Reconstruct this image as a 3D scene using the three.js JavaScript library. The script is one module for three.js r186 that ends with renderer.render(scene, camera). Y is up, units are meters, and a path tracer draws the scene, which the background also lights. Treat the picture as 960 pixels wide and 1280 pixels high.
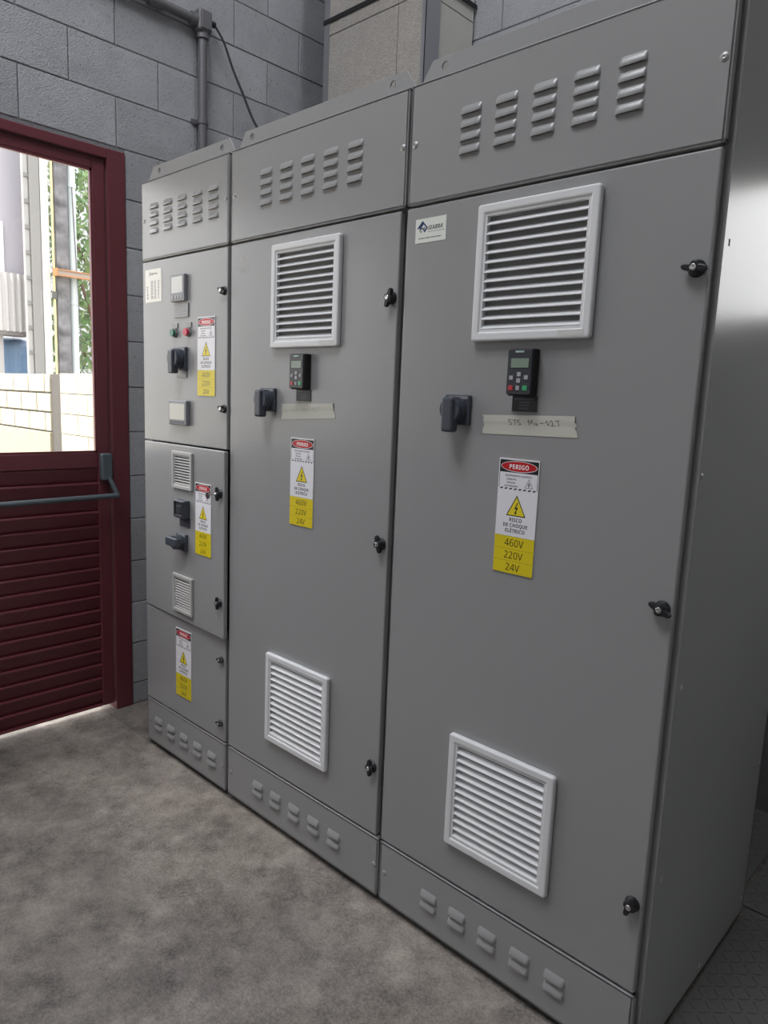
import * as THREE from 'three';
import { RoundedBoxGeometry } from 'three/addons/geometries/RoundedBoxGeometry.js';
import { RectAreaLightUniformsLib } from 'three/addons/lights/RectAreaLightUniformsLib.js';
import { mergeGeometries } from 'three/addons/utils/BufferGeometryUtils.js';

/* ------------------------------------------------------------------ camera, sky, sun, exposure */
const scene = new THREE.Scene();
const camera = new THREE.PerspectiveCamera(71.137, 960 / 1280, 0.05, 200);
camera.position.set(2.7519, 1.5273, 1.4658);
camera.rotation.order = 'YXZ';
camera.rotation.set(-0.1552, 0.7556, 0.0403);

const SKY = 2.2, SUN = 7.0;
function skyTexture() {
  const W = 64, H = 32, d = new Float32Array(W * H * 4);
  for (let j = 0; j < H; j++) {
    const el = (j + 0.5) / H * Math.PI - Math.PI / 2, k = Math.max(0, Math.sin(el));
    const b = 1 + 2.2 * k;                                           // hazy bright sky, brighter overhead than at the horizon
    const c = el < 0 ? [0.62, 0.60, 0.56] : [1.00 * b, 1.00 * b, 1.01 * b];
    for (let i = 0; i < W; i++) d.set([c[0] * SKY, c[1] * SKY, c[2] * SKY, 1], (j * W + i) * 4);
  }
  const t = new THREE.DataTexture(d, W, H, THREE.RGBAFormat, THREE.FloatType);
  t.mapping = THREE.EquirectangularReflectionMapping;
  t.magFilter = t.minFilter = THREE.LinearFilter;
  t.needsUpdate = true;
  return t;
}
scene.background = skyTexture();

const sun = new THREE.DirectionalLight(0xfff2df, SUN);
sun.position.set(0, 12, 7.5);
sun.target.position.set(0, 0, 0);
sun.castShadow = true;
sun.shadow.mapSize.set(2048, 2048);
Object.assign(sun.shadow.camera, { left: -16, right: 16, top: 16, bottom: -16, near: 0.5, far: 40 });
scene.add(sun, sun.target);

// added fill lamps overhead, out of view, shaped as rooflight sheets
RectAreaLightUniformsLib.init();
const FILL = [[0.2, 2.0, 1.2, 1.9], [0.2, 2.0, 2.1, 2.8], [1.5, 2.7, -1.1, -0.65]], FILL_Y = 5.6, FILL_L = 15.5;     // x0, x1, z0, z1
for (const [x0, x1, z0, z1] of FILL) {
  const l = new THREE.RectAreaLight(0xf7f9ff, FILL_L, x1 - x0, z1 - z0);
  l.position.set((x0 + x1) / 2, FILL_Y - 0.012, (z0 + z1) / 2); l.rotation.x = -Math.PI / 2;
  scene.add(l);
}

const renderer = new THREE.WebGLRenderer({ antialias: true });
renderer.toneMapping = THREE.LinearToneMapping;
renderer.toneMappingExposure = 1.0;
renderer.shadowMap.enabled = true;

/* ------------------------------------------------------------------ helpers */
let seed = 20240611;
const rnd = () => { seed = (seed * 1664525 + 1013904223) >>> 0; return seed / 4294967296; };
const rr = (a, b) => a + (b - a) * rnd();
const V = (x, y, z) => new THREE.Vector3(x, y, z);

function lattice(n) { const a = new Float32Array(n * n); for (let i = 0; i < a.length; i++) a[i] = rnd(); return { n, a }; }
function vnoise(L, u, v) {              // u, v in lattice cells, tiles at n
  const n = L.n, x = Math.floor(u), y = Math.floor(v), fx = u - x, fy = v - y;
  const sx = fx * fx * (3 - 2 * fx), sy = fy * fy * (3 - 2 * fy);
  const x0 = ((x % n) + n) % n, x1 = (x0 + 1) % n, y0 = ((y % n) + n) % n * n, y1 = (((y + 1) % n) + n) % n * n, a = L.a;
  return (a[y0 + x0] * (1 - sx) + a[y0 + x1] * sx) * (1 - sy) + (a[y1 + x0] * (1 - sx) + a[y1 + x1] * sx) * sy;
}
function fbm(Ls, u, v) {                // u, v in 0..1, every lattice one octave
  let s = 0, w = 1, t = 0;
  for (const L of Ls) { s += w * vnoise(L, u * L.n, v * L.n); t += w; w *= 0.55; }
  return s / t;
}
const octaves = (...ns) => ns.map(lattice);
const toByte = (lin) => 255 * (lin <= 0.0031308 ? 12.92 * lin : 1.055 * Math.pow(Math.max(lin, 0), 1 / 2.4) - 0.055);
function dataTex(n, fn, color, metres) {     // fn(u, v, out) -> rgb
  const d = new Uint8Array(n * n * 4), o = [0, 0, 0];
  for (let j = 0; j < n; j++) for (let i = 0; i < n; i++) {
    fn((i + 0.5) / n, (j + 0.5) / n, o);
    const k = (j * n + i) * 4;
    for (let c = 0; c < 3; c++) d[k + c] = Math.max(0, Math.min(255, color ? toByte(o[c]) : o[c] * 255));
    d[k + 3] = 255;
  }
  const t = new THREE.DataTexture(d, n, n, THREE.RGBAFormat);
  t.wrapS = t.wrapT = THREE.RepeatWrapping;
  t.magFilter = THREE.LinearFilter; t.minFilter = THREE.LinearMipmapLinearFilter; t.generateMipmaps = true;
  if (color) t.colorSpace = THREE.SRGBColorSpace;
  t.repeat.set(1 / metres, 1 / metres);
  t.needsUpdate = true;
  return t;
}
function metreUV(g) {                    // uv in metres, by the way each vertex faces
  const p = g.attributes.position, n = g.attributes.normal, uv = new Float32Array(p.count * 2);
  for (let i = 0; i < p.count; i++) {
    const ax = Math.abs(n.getX(i)), ay = Math.abs(n.getY(i)), az = Math.abs(n.getZ(i));
    if (ay > ax && ay > az) uv.set([p.getX(i), p.getZ(i)], i * 2);
    else if (ax > az) uv.set([p.getZ(i), p.getY(i)], i * 2);
    else uv.set([p.getX(i), p.getY(i)], i * 2);
  }
  g.setAttribute('uv', new THREE.BufferAttribute(uv, 2));
  return g;
}
const names = new Map();
function numbered(n) { const k = names.get(n) ?? 0; names.set(n, k + 1); return k ? n + '_' + String(k).padStart(3, '0') : n; }
function mesh(name, geo, mat, parent, label) {
  const m = new THREE.Mesh(geo, mat);
  m.name = parent && parent !== scene ? name : numbered(name);
  m.castShadow = m.receiveShadow = true;
  if (label) m.userData.label = label;
  (parent ?? scene).add(m);
  return m;
}
function tag(o, label, category, kind, group) {
  o.userData.label = label;
  if (category) o.userData.category = category;
  if (kind) o.userData.kind = kind;
  if (group) o.userData.group = group;
  return o;
}
function thing(name, label, category, kind, at = [0, 0, 0]) {
  const g = new THREE.Group(); g.name = numbered(name); g.position.set(...at); scene.add(g);
  return tag(g, label, category, kind);
}
function part(name, parent, at = [0, 0, 0], label) {
  const g = new THREE.Group(); g.name = name; g.position.set(...at); parent.add(g);
  if (label) g.userData.label = label;
  return g;
}
// box from corner to corner; r rounds the edges
function box(x0, y0, z0, x1, y1, z1, r = 0) {
  const w = x1 - x0, h = y1 - y0, d = z1 - z0;
  const g = r ? new RoundedBoxGeometry(w, h, d, 2, Math.min(r, w / 2.01, h / 2.01, d / 2.01)) : new THREE.BoxGeometry(w, h, d);
  g.translate((x0 + x1) / 2, (y0 + y1) / 2, (z0 + z1) / 2);
  return metreUV(g);
}
const join = (...gs) => mergeGeometries(gs.flat().map((g) => (g.index ? g.toNonIndexed() : g)));
function rectPath(P, x0, y0, x1, y1, r) {
  const s = new P();
  s.moveTo(x0 + r, y0); s.lineTo(x1 - r, y0);
  if (r) s.absarc(x1 - r, y0 + r, r, -Math.PI / 2, 0); s.lineTo(x1, y1 - r);
  if (r) s.absarc(x1 - r, y1 - r, r, 0, Math.PI / 2); s.lineTo(x0 + r, y1);
  if (r) s.absarc(x0 + r, y1 - r, r, Math.PI / 2, Math.PI); s.lineTo(x0, y0 + r);
  if (r) s.absarc(x0 + r, y0 + r, r, Math.PI, Math.PI * 1.5);
  return s;
}
// sheet panel whose front lies at z1, with a small bevel and holes [x0, y0, x1, y1]
function sheet(x0, y0, x1, y1, z0, z1, { r = 0.003, bevel = 0.003, holes = [], shape } = {}) {
  const s = shape ?? rectPath(THREE.Shape, x0, y0, x1, y1, r);
  for (const h of holes) s.holes.push(h.isPath || h.curves ? h : rectPath(THREE.Path, ...h, 0));
  const g = new THREE.ExtrudeGeometry(s, { depth: z1 - z0 - 2 * bevel, bevelEnabled: bevel > 0, bevelThickness: bevel, bevelSize: bevel, bevelOffset: -bevel, bevelSegments: 3, curveSegments: 4 });
  g.translate(0, 0, z0 + bevel);
  return metreUV(g);
}
function rod(a, b, r, seg = 16) {
  const A = V(...a), B = V(...b), L = A.distanceTo(B), g = new THREE.CylinderGeometry(r, r, L, seg);
  g.applyQuaternion(new THREE.Quaternion().setFromUnitVectors(V(0, 1, 0), B.clone().sub(A).normalize()));
  const m = A.add(B).multiplyScalar(0.5);
  return metreUV(g.translate(m.x, m.y, m.z));
}
const disc = (x, y, z0, z1, r, seg = 20) => rod([x, y, z0], [x, y, z1], r, seg);

/* ------------------------------------------------------------------ materials */
const lin = (r, g, b) => new THREE.Color().setRGB(r, g, b);
const std = (c, roughness = 0.6, o = {}) => new THREE.MeshStandardMaterial({ color: c, roughness, ...o });
const nFine = octaves(96, 190), nPeel = octaves(40, 84);
const peel = dataTex(256, (u, v, o) => { o[0] = o[1] = o[2] = fbm(nPeel, u, v); }, false, 0.16);
const grit = dataTex(512, (u, v, o) => { o[0] = o[1] = o[2] = fbm(nFine, u, v); }, false, 0.35);

const M = {
  paint: new THREE.MeshPhysicalMaterial({ color: lin(0.335, 0.337, 0.337), roughness: 0.29, bumpMap: peel, bumpScale: 0.00008 }),
  paintSide: new THREE.MeshPhysicalMaterial({ color: lin(0.335, 0.337, 0.337), roughness: 0.21, ior: 1.75, bumpMap: peel, bumpScale: 0.00006 }),
  interior: std(lin(0.03, 0.03, 0.03), 0.9),
  grille: std(lin(0.80, 0.81, 0.82), 0.45),
  vent: std(lin(0.50, 0.50, 0.48), 0.4),
  filter: std(lin(0.20, 0.20, 0.20), 0.95),
  black: std(lin(0.018, 0.019, 0.022), 0.42),
  blackSoft: std(lin(0.012, 0.012, 0.013), 0.7),
  darkGrey: std(lin(0.045, 0.048, 0.055), 0.4),
  slate: std(lin(0.060, 0.070, 0.090), 0.42),
  chrome: std(lin(0.75, 0.75, 0.74), 0.22, { metalness: 1 }),
  steel: std(lin(0.42, 0.43, 0.45), 0.42, { metalness: 0.85 }),
  screw: std(lin(0.42, 0.42, 0.42), 0.42, { metalness: 0.4 }),
  lcd: std(lin(0.26, 0.33, 0.26), 0.2),
  keyGrey: std(lin(0.42, 0.42, 0.46), 0.5),
  keyRed: std(lin(0.55, 0.05, 0.06), 0.4),
  keyGreen: std(lin(0.05, 0.42, 0.17), 0.4),
  logoBar: std(lin(0.40, 0.52, 0.52), 0.4),
  plateGrey: std(lin(0.30, 0.30, 0.30), 0.4),
  bezel: std(lin(0.24, 0.25, 0.27), 0.4),
  glareScreen: std(lin(0.62, 0.61, 0.54), 0.12),  // pale cream stands in for the door reflected in the screen
  meterScreen: std(lin(0.66, 0.66, 0.63), 0.15),
  pushGreen: std(lin(0.04, 0.20, 0.12), 0.35),
  pushRed: std(lin(0.62, 0.02, 0.06), 0.3),
  red: std(lin(0.15, 0.035, 0.045), 0.38),
  barGrey: std(lin(0.10, 0.125, 0.14), 0.35),
  conduit: std(lin(0.17, 0.17, 0.18), 0.5, { metalness: 0.35 }),
  ceiling: std(lin(0.66, 0.66, 0.65), 0.9),
  white: std(lin(0.72, 0.72, 0.70), 0.6),
  glass: new THREE.MeshPhysicalMaterial({ color: 0xffffff, transmission: 1, thickness: 0, roughness: 0, ior: 1.5 }),
};

// concrete floor: grey-brown screed with cloudy stains, scuffs and dark specks
const nA = octaves(5, 11, 23, 47), nB = octaves(9, 19, 41, 83, 160), nC = octaves(60, 130, 260), nD = octaves(14, 30, 61), nW = octaves(7, 15), nE = octaves(26, 57, 118, 240), nS = lattice(230), nG = lattice(700);
const FLOOR_M = 3.3;
const sm = (a, b, x) => { const t = Math.min(1, Math.max(0, (x - a) / (b - a))); return t * t * (3 - 2 * t); };
const crackSets = [[[-0.10, 0.46], [-0.02, 0.43], [0.06, 0.44], [0.14, 0.40]], [[0.93, 0.47], [0.98, 0.41], [1.00, 0.36]]];
function crackAt(x, z) {
  let m = 1;
  for (const c of crackSets) for (let i = 0; i < c.length - 1; i++) {
    const [ax, az] = c[i], [bx, bz] = c[i + 1], dx = bx - ax, dz = bz - az;
    const t = Math.max(0, Math.min(1, ((x - ax) * dx + (z - az) * dz) / (dx * dx + dz * dz)));
    m = Math.min(m, Math.hypot(x - ax - t * dx, z - az - t * dz));
  }
  return m;
}
function floorSample(u, v, o) {
  const wu = u + 0.03 * (fbm(nW, u, v) - 0.5), wv = v + 0.03 * (fbm(nW, v, u) - 0.5);
  const a = fbm(nA, wu, wv), b = fbm(nB, wu, wv), c = fbm(nC, u, v), d = fbm(nD, wv, wu);
  const e = fbm(nE, wu, wv);
  let k = 0.204 * (1 + 0.25 * (a - 0.5) + 0.42 * (b - 0.5) + 0.62 * (e - 0.5) + 0.95 * (c - 0.5) + 0.45 * (vnoise(nG, u * nG.n, v * nG.n) - 0.5));
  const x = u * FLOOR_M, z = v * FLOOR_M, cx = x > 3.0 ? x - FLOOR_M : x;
  const paintedDim = z > 3.0 || cx < -0.3 ? 1 : sm(0.16, 0.62, z + 0.55 * (d - 0.5) + 0.35 * (b - 0.5));   // brighter light along the cabinets painted in by darkening the rest, ragged edge
  k *= 1.20 - 0.36 * paintedDim * (0.74 + 0.5 * sm(0.38, 0.62, b));
  k *= 1 - 0.15 * sm(0.52, 0.62, e) * sm(0.46, 0.60, d);         // dark stains
  k *= 1 + 0.10 * sm(0.56, 0.66, 1 - e) * sm(0.45, 0.6, 1 - d);  // pale scuffed screed
  if (vnoise(nS, u * nS.n, v * nS.n) > 0.955) k *= 0.72;          // specks
  if (z < 0.95 && cx < 1.8) { const q = crackAt(cx, z + 0.05 * (c - 0.5)); if (q < 0.0024) k *= 0.72; }
  const w = a - 0.5;
  o[0] = k * (1.10 + 0.05 * w); o[1] = k * (0.975 + 0.01 * w); o[2] = k * (0.865 - 0.10 * w);
}
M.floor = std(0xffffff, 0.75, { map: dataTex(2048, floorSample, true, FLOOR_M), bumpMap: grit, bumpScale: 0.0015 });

// painted concrete block
const nBk = octaves(10, 22, 50), nBk2 = octaves(90, 200);
const blockMap = (base, tint) => dataTex(512, (u, v, o) => {
  const a = fbm(nBk, u, v), c = fbm(nBk2, u, v);
  let k = base * (1 + 0.20 * (a - 0.5) + 0.16 * (c - 0.5));
  if (c > 0.77) k *= 0.72;
  o[0] = k * tint[0]; o[1] = k * tint[1]; o[2] = k * tint[2];
}, true, 0.83);
const blockTex = blockMap(0.40, [0.98, 1.0, 1.05]);
M.block = [1, 0.93, 1.06].map((s) => std(lin(s, s, s), 0.85, { map: blockTex, bumpMap: grit, bumpScale: 0.002 }));
M.mortar = std(lin(0.22, 0.22, 0.23), 0.95, { bumpMap: grit, bumpScale: 0.002 });
M.plaster = std(lin(0.60, 0.60, 0.60), 0.9);
const yardTex = blockMap(0.34, [1.05, 1.0, 0.80]);
M.yardBlock = [1.12, 1.06, 1.17].map((s) => std(lin(s, s, s), 0.9, { map: yardTex }));
M.yardMortar = std(lin(0.16, 0.15, 0.14), 0.95);
M.yardBase = std(lin(0.95, 0.92, 0.85), 0.95, { map: yardTex });
M.yard = std(lin(0.40, 0.375, 0.30), 0.95);

/* ------------------------------------------------------------------ room */
const WX = -0.4, BZ = -1.46, CEIL = 5.6, RX = 6.0, FZ = 5.2, TH = 0.16;
const COURSE = 0.2045, LINE0 = 2.7650 - 13 * COURSE;              // mortar lines of the left wall

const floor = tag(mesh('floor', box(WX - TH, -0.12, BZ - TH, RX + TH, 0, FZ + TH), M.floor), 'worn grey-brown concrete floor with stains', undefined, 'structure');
tag(mesh('ceiling', box(WX - TH, CEIL, BZ - TH, RX + TH, CEIL + 0.15, FZ + TH), M.ceiling), 'plain grey ceiling slab', undefined, 'structure');
FILL.forEach(([x0, x1, z0, z1], i) => {  // unseen panels added in the ceiling for fill light
  const w = new THREE.Group(); w.name = 'added_window_' + (i + 2); scene.add(w); tag(w, ['added glowing fill panel in the ceiling nearer the cabinets', 'added glowing fill panel in the ceiling farther from the cabinets', 'added glowing fill panel above the rear of the cabinets'][i], undefined, 'structure');
  mesh('window_frame', join(box(x0 - 0.05, CEIL - 0.03, z0 - 0.05, x0, CEIL, z1 + 0.05), box(x1, CEIL - 0.03, z0 - 0.05, x1 + 0.05, CEIL, z1 + 0.05), box(x0, CEIL - 0.03, z0 - 0.05, x1, CEIL, z0), box(x0, CEIL - 0.03, z1, x1, CEIL, z1 + 0.05)), M.white, w);
  mesh('glow_panel', box(x0, CEIL - 0.006, z0, x1, CEIL, z1), std(0xffffff, 0.8, { emissive: 0xf7f9ff, emissiveIntensity: 1.0 }), w);  // glow added to go with the fill lamps
});

// left wall: mortar core set back 4 mm behind the blocks, with the opening of the double door
const DZ0 = -0.135, DZ1 = 1.995, DTOP = 2.545, REC = 0.0035;
const wallLeft = tag(mesh('wall_left', join(
  box(WX - TH, 0, BZ - TH, WX - REC, CEIL, DZ0), box(WX - TH, DTOP, DZ0, WX - REC, CEIL, DZ1), box(WX - TH, 0, DZ1, WX - REC, CEIL, FZ + TH)),
  M.mortar), 'grey painted concrete block wall around the red door', undefined, 'structure');
const JOINT = 0.0055;
function layBlocks(parent, along, face, from, to, y0, y1, line0, offset, mats, { len = 0.4, pitch = COURSE, hole, proud = REC, depth = 0.02, joint = JOINT, bevel = 0.003 } = {}) {
  const k0 = Math.floor((y0 - line0) / pitch), k1 = Math.ceil((y1 - line0) / pitch);
  for (let k = k0; k < k1; k++) {
    const b0 = Math.max(y0, line0 + k * pitch), b1 = Math.min(y1, line0 + (k + 1) * pitch);
    if (b1 - b0 < 0.02) continue;
    const shift = offset + (((k % 2) + 2) % 2) * len / 2;
    for (let i = Math.floor((from - shift) / len) - 1; shift + i * len < to; i++) {
      let a0 = Math.max(from, shift + i * len), a1 = Math.min(to, shift + (i + 1) * len);
      if (hole && b0 < hole[3] - 0.01 && b1 > hole[2] + 0.01) {   // cut at the opening [from, to, y0, y1]
        if (a0 >= hole[0] - 1e-6 && a1 <= hole[1] + 1e-6) continue;
        if (a0 < hole[0] && a1 > hole[0]) a1 = hole[0];
        if (a1 > hole[1] && a0 < hole[1]) a0 = hole[1];
      }
      if (a1 - a0 < 0.025) continue;
      const j = joint / 2, jit = rr(-0.0012, 0.0012);
      const t0 = hole && b0 < hole[3] - 0.01 && b1 > hole[3] + 0.01 && a0 < hole[1] && a1 > hole[0] ? hole[3] : b0;
      const g = along === 'z'
        ? sheet(-(a1 - j), t0 + j, -(a0 + j), b1 - j, 0, depth, { r: 0.003, bevel, })
        : sheet(a0 + j, t0 + j, a1 - j, b1 - j, 0, depth, { r: 0.003, bevel });
      const m = mesh('block', g, mats[Math.floor(rnd() * mats.length)], parent);
      if (along === 'z') { m.rotation.y = Math.PI / 2; m.position.x = face - depth + jit; }
      else m.position.z = face - depth + jit;
    }
  }
}
layBlocks(wallLeft, 'z', WX, BZ, 0.95, 0, 3.79, LINE0, -0.1, M.block, { hole: [DZ0, 5, -1, DTOP] });

// back wall with a window to the right of the cabinets
const W0 = 2.30, W1 = 4.3, WY0 = 1.84, WY1 = 2.42;
const wallBack = tag(mesh('wall_back', join(
  box(WX, 0, BZ - TH, W0, CEIL, BZ - REC), box(W0, 0, BZ - TH, W1, WY0, BZ - REC), box(W0, WY1, BZ - TH, W1, CEIL, BZ - REC), box(W1, 0, BZ - TH, RX, CEIL, BZ - REC)),
  M.mortar), 'grey concrete block wall behind the cabinets', undefined, 'structure');
layBlocks(wallBack, 'x', BZ, WX, W0 - 0.02, 2.2, 3.84, 3.224 - 8 * COURSE, 0.613, M.block);
const win = tag(new THREE.Group(), 'white framed open window in the back wall', undefined, 'structure');
win.name = 'added_window_1'; scene.add(win);
mesh('window_frame', join(box(W0, WY0, BZ - 0.1, W0 + 0.05, WY1, BZ - 0.04), box(W1 - 0.05, WY0, BZ - 0.1, W1, WY1, BZ - 0.04), box(W0, WY0, BZ - 0.1, W1, WY0 + 0.05, BZ - 0.04), box(W0, WY1 - 0.05, BZ - 0.1, W1, WY1, BZ - 0.04), box((W0 + W1) / 2 - 0.02, WY0, BZ - 0.1, (W0 + W1) / 2 + 0.02, WY1, BZ - 0.04)), M.white, win);

tag(mesh('wall_right', box(RX, 0, BZ - TH, RX + TH, CEIL, FZ + TH), M.plaster), 'plain grey wall to the right', undefined, 'structure');
// front wall, behind the viewer
tag(mesh('wall_front', box(WX, 0, FZ, RX, CEIL, FZ + TH), M.plaster), 'plain grey wall', undefined, 'structure');

/* ------------------------------------------------------------------ red double door */
function doorLeaf(n, za, zb, label) {                              // za < zb along the wall, inner face near x = WX
  const d = new THREE.Group(); d.name = 'door_' + n; scene.add(d); tag(d, label, undefined, 'structure');
  const x0 = WX - 0.055, x1 = WX - 0.012, yb = 0.030, yt = 2.500, st = 0.055, gy0 = 1.240, gy1 = 2.452;
  mesh('stile', box(x0, yb, za, x1, yt, za + st, 0.004), M.red, d);
  mesh('stile', box(x0, yb, zb - st, x1, yt, zb, 0.004), M.red, d);
  mesh('top_rail', box(x0, gy1, za + st, x1, yt, zb - st, 0.004), M.red, d);
  mesh('middle_rail', box(x0, 1.172, za + st, x1, gy0, zb - st, 0.004), M.red, d);
  mesh('backing_sheet', box(x0 + 0.004, yb, za + st, x0 + 0.012, 1.172, zb - st), M.red, d);
  mesh('pane', box(x0 + 0.020, gy0, za + st, x0 + 0.0205, gy1, zb - st), M.glass, d, 'clear glass pane');
  const bead = 0.010;
  mesh('glazing_bead', join(box(x1 - 0.014, gy0, za + st, x1 - 0.002, gy0 + bead, zb - st), box(x1 - 0.014, gy1 - bead, za + st, x1 - 0.002, gy1, zb - st), box(x1 - 0.014, gy0, za + st, x1 - 0.002, gy1, za + st + bead), box(x1 - 0.014, gy0, zb - st - bead, x1 - 0.002, gy1, zb - st)), M.red, d);
  // horizontal shutter slats: rounded nose at the top, leaning back below
  const P = 0.0667, N = 17, s = new THREE.Shape();
  s.moveTo(0, 0); s.lineTo(0.012, 0.002); s.lineTo(0.0165, 0.012); s.lineTo(0.026, 0.050); s.quadraticCurveTo(0.031, 0.062, 0.026, 0.0655); s.lineTo(0, P); s.closePath();
  const g = new THREE.ExtrudeGeometry(s, { depth: zb - za - 2 * st, bevelEnabled: false, curveSegments: 4 });
  metreUV(g);
  for (let i = 0; i < N; i++) { const m = mesh('slat', g, M.red, d); m.position.set(x0 + 0.010, 1.172 - (i + 1) * P, za + st); }
  mesh('bottom_rail', box(x0, yb, za + st, x1, 1.172 - N * P, zb - st, 0.003), M.red, d);
  return d;
}
const leaf = doorLeaf(1, -0.048, 0.928, 'dark red slatted door with a tall glass pane beside the cabinets');
doorLeaf(2, 0.934, 1.910, 'second dark red slatted door leaf with a tall glass pane');
// panic bar on the leaf beside the cabinets
{
  const pb = part('push_bar', leaf, [0, 0, 0], 'grey push bar across the door');
  mesh('bar', rod([WX + 0.042, 1.040, 0.80], [WX + 0.042, 1.047, -0.058], 0.012), M.barGrey, pb);
  mesh('end_housing', box(WX - 0.014, 1.115, -0.046, WX + 0.022, 1.238, 0.004, 0.008), M.barGrey, pb);
  mesh('arm', join(rod([WX + 0.014, 1.13, -0.03], [WX + 0.042, 1.047, -0.056], 0.011)), M.barGrey, pb);
  mesh('end_housing', box(WX - 0.014, 1.115, 0.78, WX + 0.022, 1.238, 0.83, 0.008), M.barGrey, pb);
  mesh('arm', join(rod([WX + 0.014, 1.13, 0.80], [WX + 0.042, 1.040, 0.80], 0.011)), M.barGrey, pb);
}
tag(mesh('trim_1', join(
  box(WX - 0.12, 0.0, DZ0 + 0.001, WX + 0.006, DTOP, -0.052, 0.004), box(WX - 0.12, 0.0, 1.914, WX + 0.006, DTOP, DZ1 - 0.001, 0.004),
  box(WX - 0.12, 2.503, -0.052, WX + 0.006, DTOP - 0.001, 1.914, 0.004)), M.red), 'dark red steel frame around the door', undefined, 'structure');

/* ------------------------------------------------------------------ cabinets */
// pressed louvre: a hood open at its lower edge; origin at the middle of that edge
function louvreGeo(w, h, d) {
  const us = [0, 0.03, 0.08, 0.15, 0.5, 0.85, 0.92, 0.97, 1], vs = [0, 0.18, 0.42, 0.7, 1], pos = [], idx = [];
  const end = 0.15;
  for (const v of vs) for (const u of us) {
    const e = Math.min(1, Math.min(u, 1 - u) / end), f = Math.sqrt(1 - (1 - e) * (1 - e)), gz = Math.sin(Math.min(1, v * 1.12) * Math.PI / 2);
    const drop = (1 - f) * 0.25 * h * (v < 0.5 ? 1 : 0);
    pos.push((u - 0.5) * w, h * (1 - v) - drop, d * f * gz);
  }
  const nu = us.length;
  for (const u of us) {                                              // the rolled-in lip
    const e = Math.min(1, Math.min(u, 1 - u) / end), f = Math.sqrt(1 - (1 - e) * (1 - e));
    pos.push((u - 0.5) * w, 0.0012, Math.max(0, d * f - 0.0018));
  }
  for (let j = 0; j < vs.length; j++) for (let i = 0; i < nu - 1; i++) {
    const a = j * nu + i, b = a + 1, c = a + nu, e = c + 1;
    idx.push(a, c, b, b, c, e);
  }
  const g = new THREE.BufferGeometry();
  g.setAttribute('position', new THREE.Float32BufferAttribute(pos, 3)); g.setIndex(idx); g.computeVertexNormals();
  return metreUV(g);
}
const LOUVRE = louvreGeo(0.061, 0.0215, 0.0070), LOUVRE_LOW = louvreGeo(0.059, 0.023, 0.0095);
const screwHead = (() => {                                           // countersunk washer, dished head and socket
  const pts = [[0, 0.0022], [0.0022, 0.0022], [0.0028, 0.0032], [0.0048, 0.0030], [0.0062, 0.0015], [0.0085, 0.0012], [0.0092, 0]].map(([x, y]) => new THREE.Vector2(x, y));
  const g = new THREE.LatheGeometry(pts, 16); g.rotateX(Math.PI / 2); return g;
})();
function screw(parent, x, y, z, turned) { const m = mesh('screw', screwHead, M.screw, parent); m.position.set(x, y, z); if (turned) m.rotation.y = Math.PI / 2; return m; }

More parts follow.
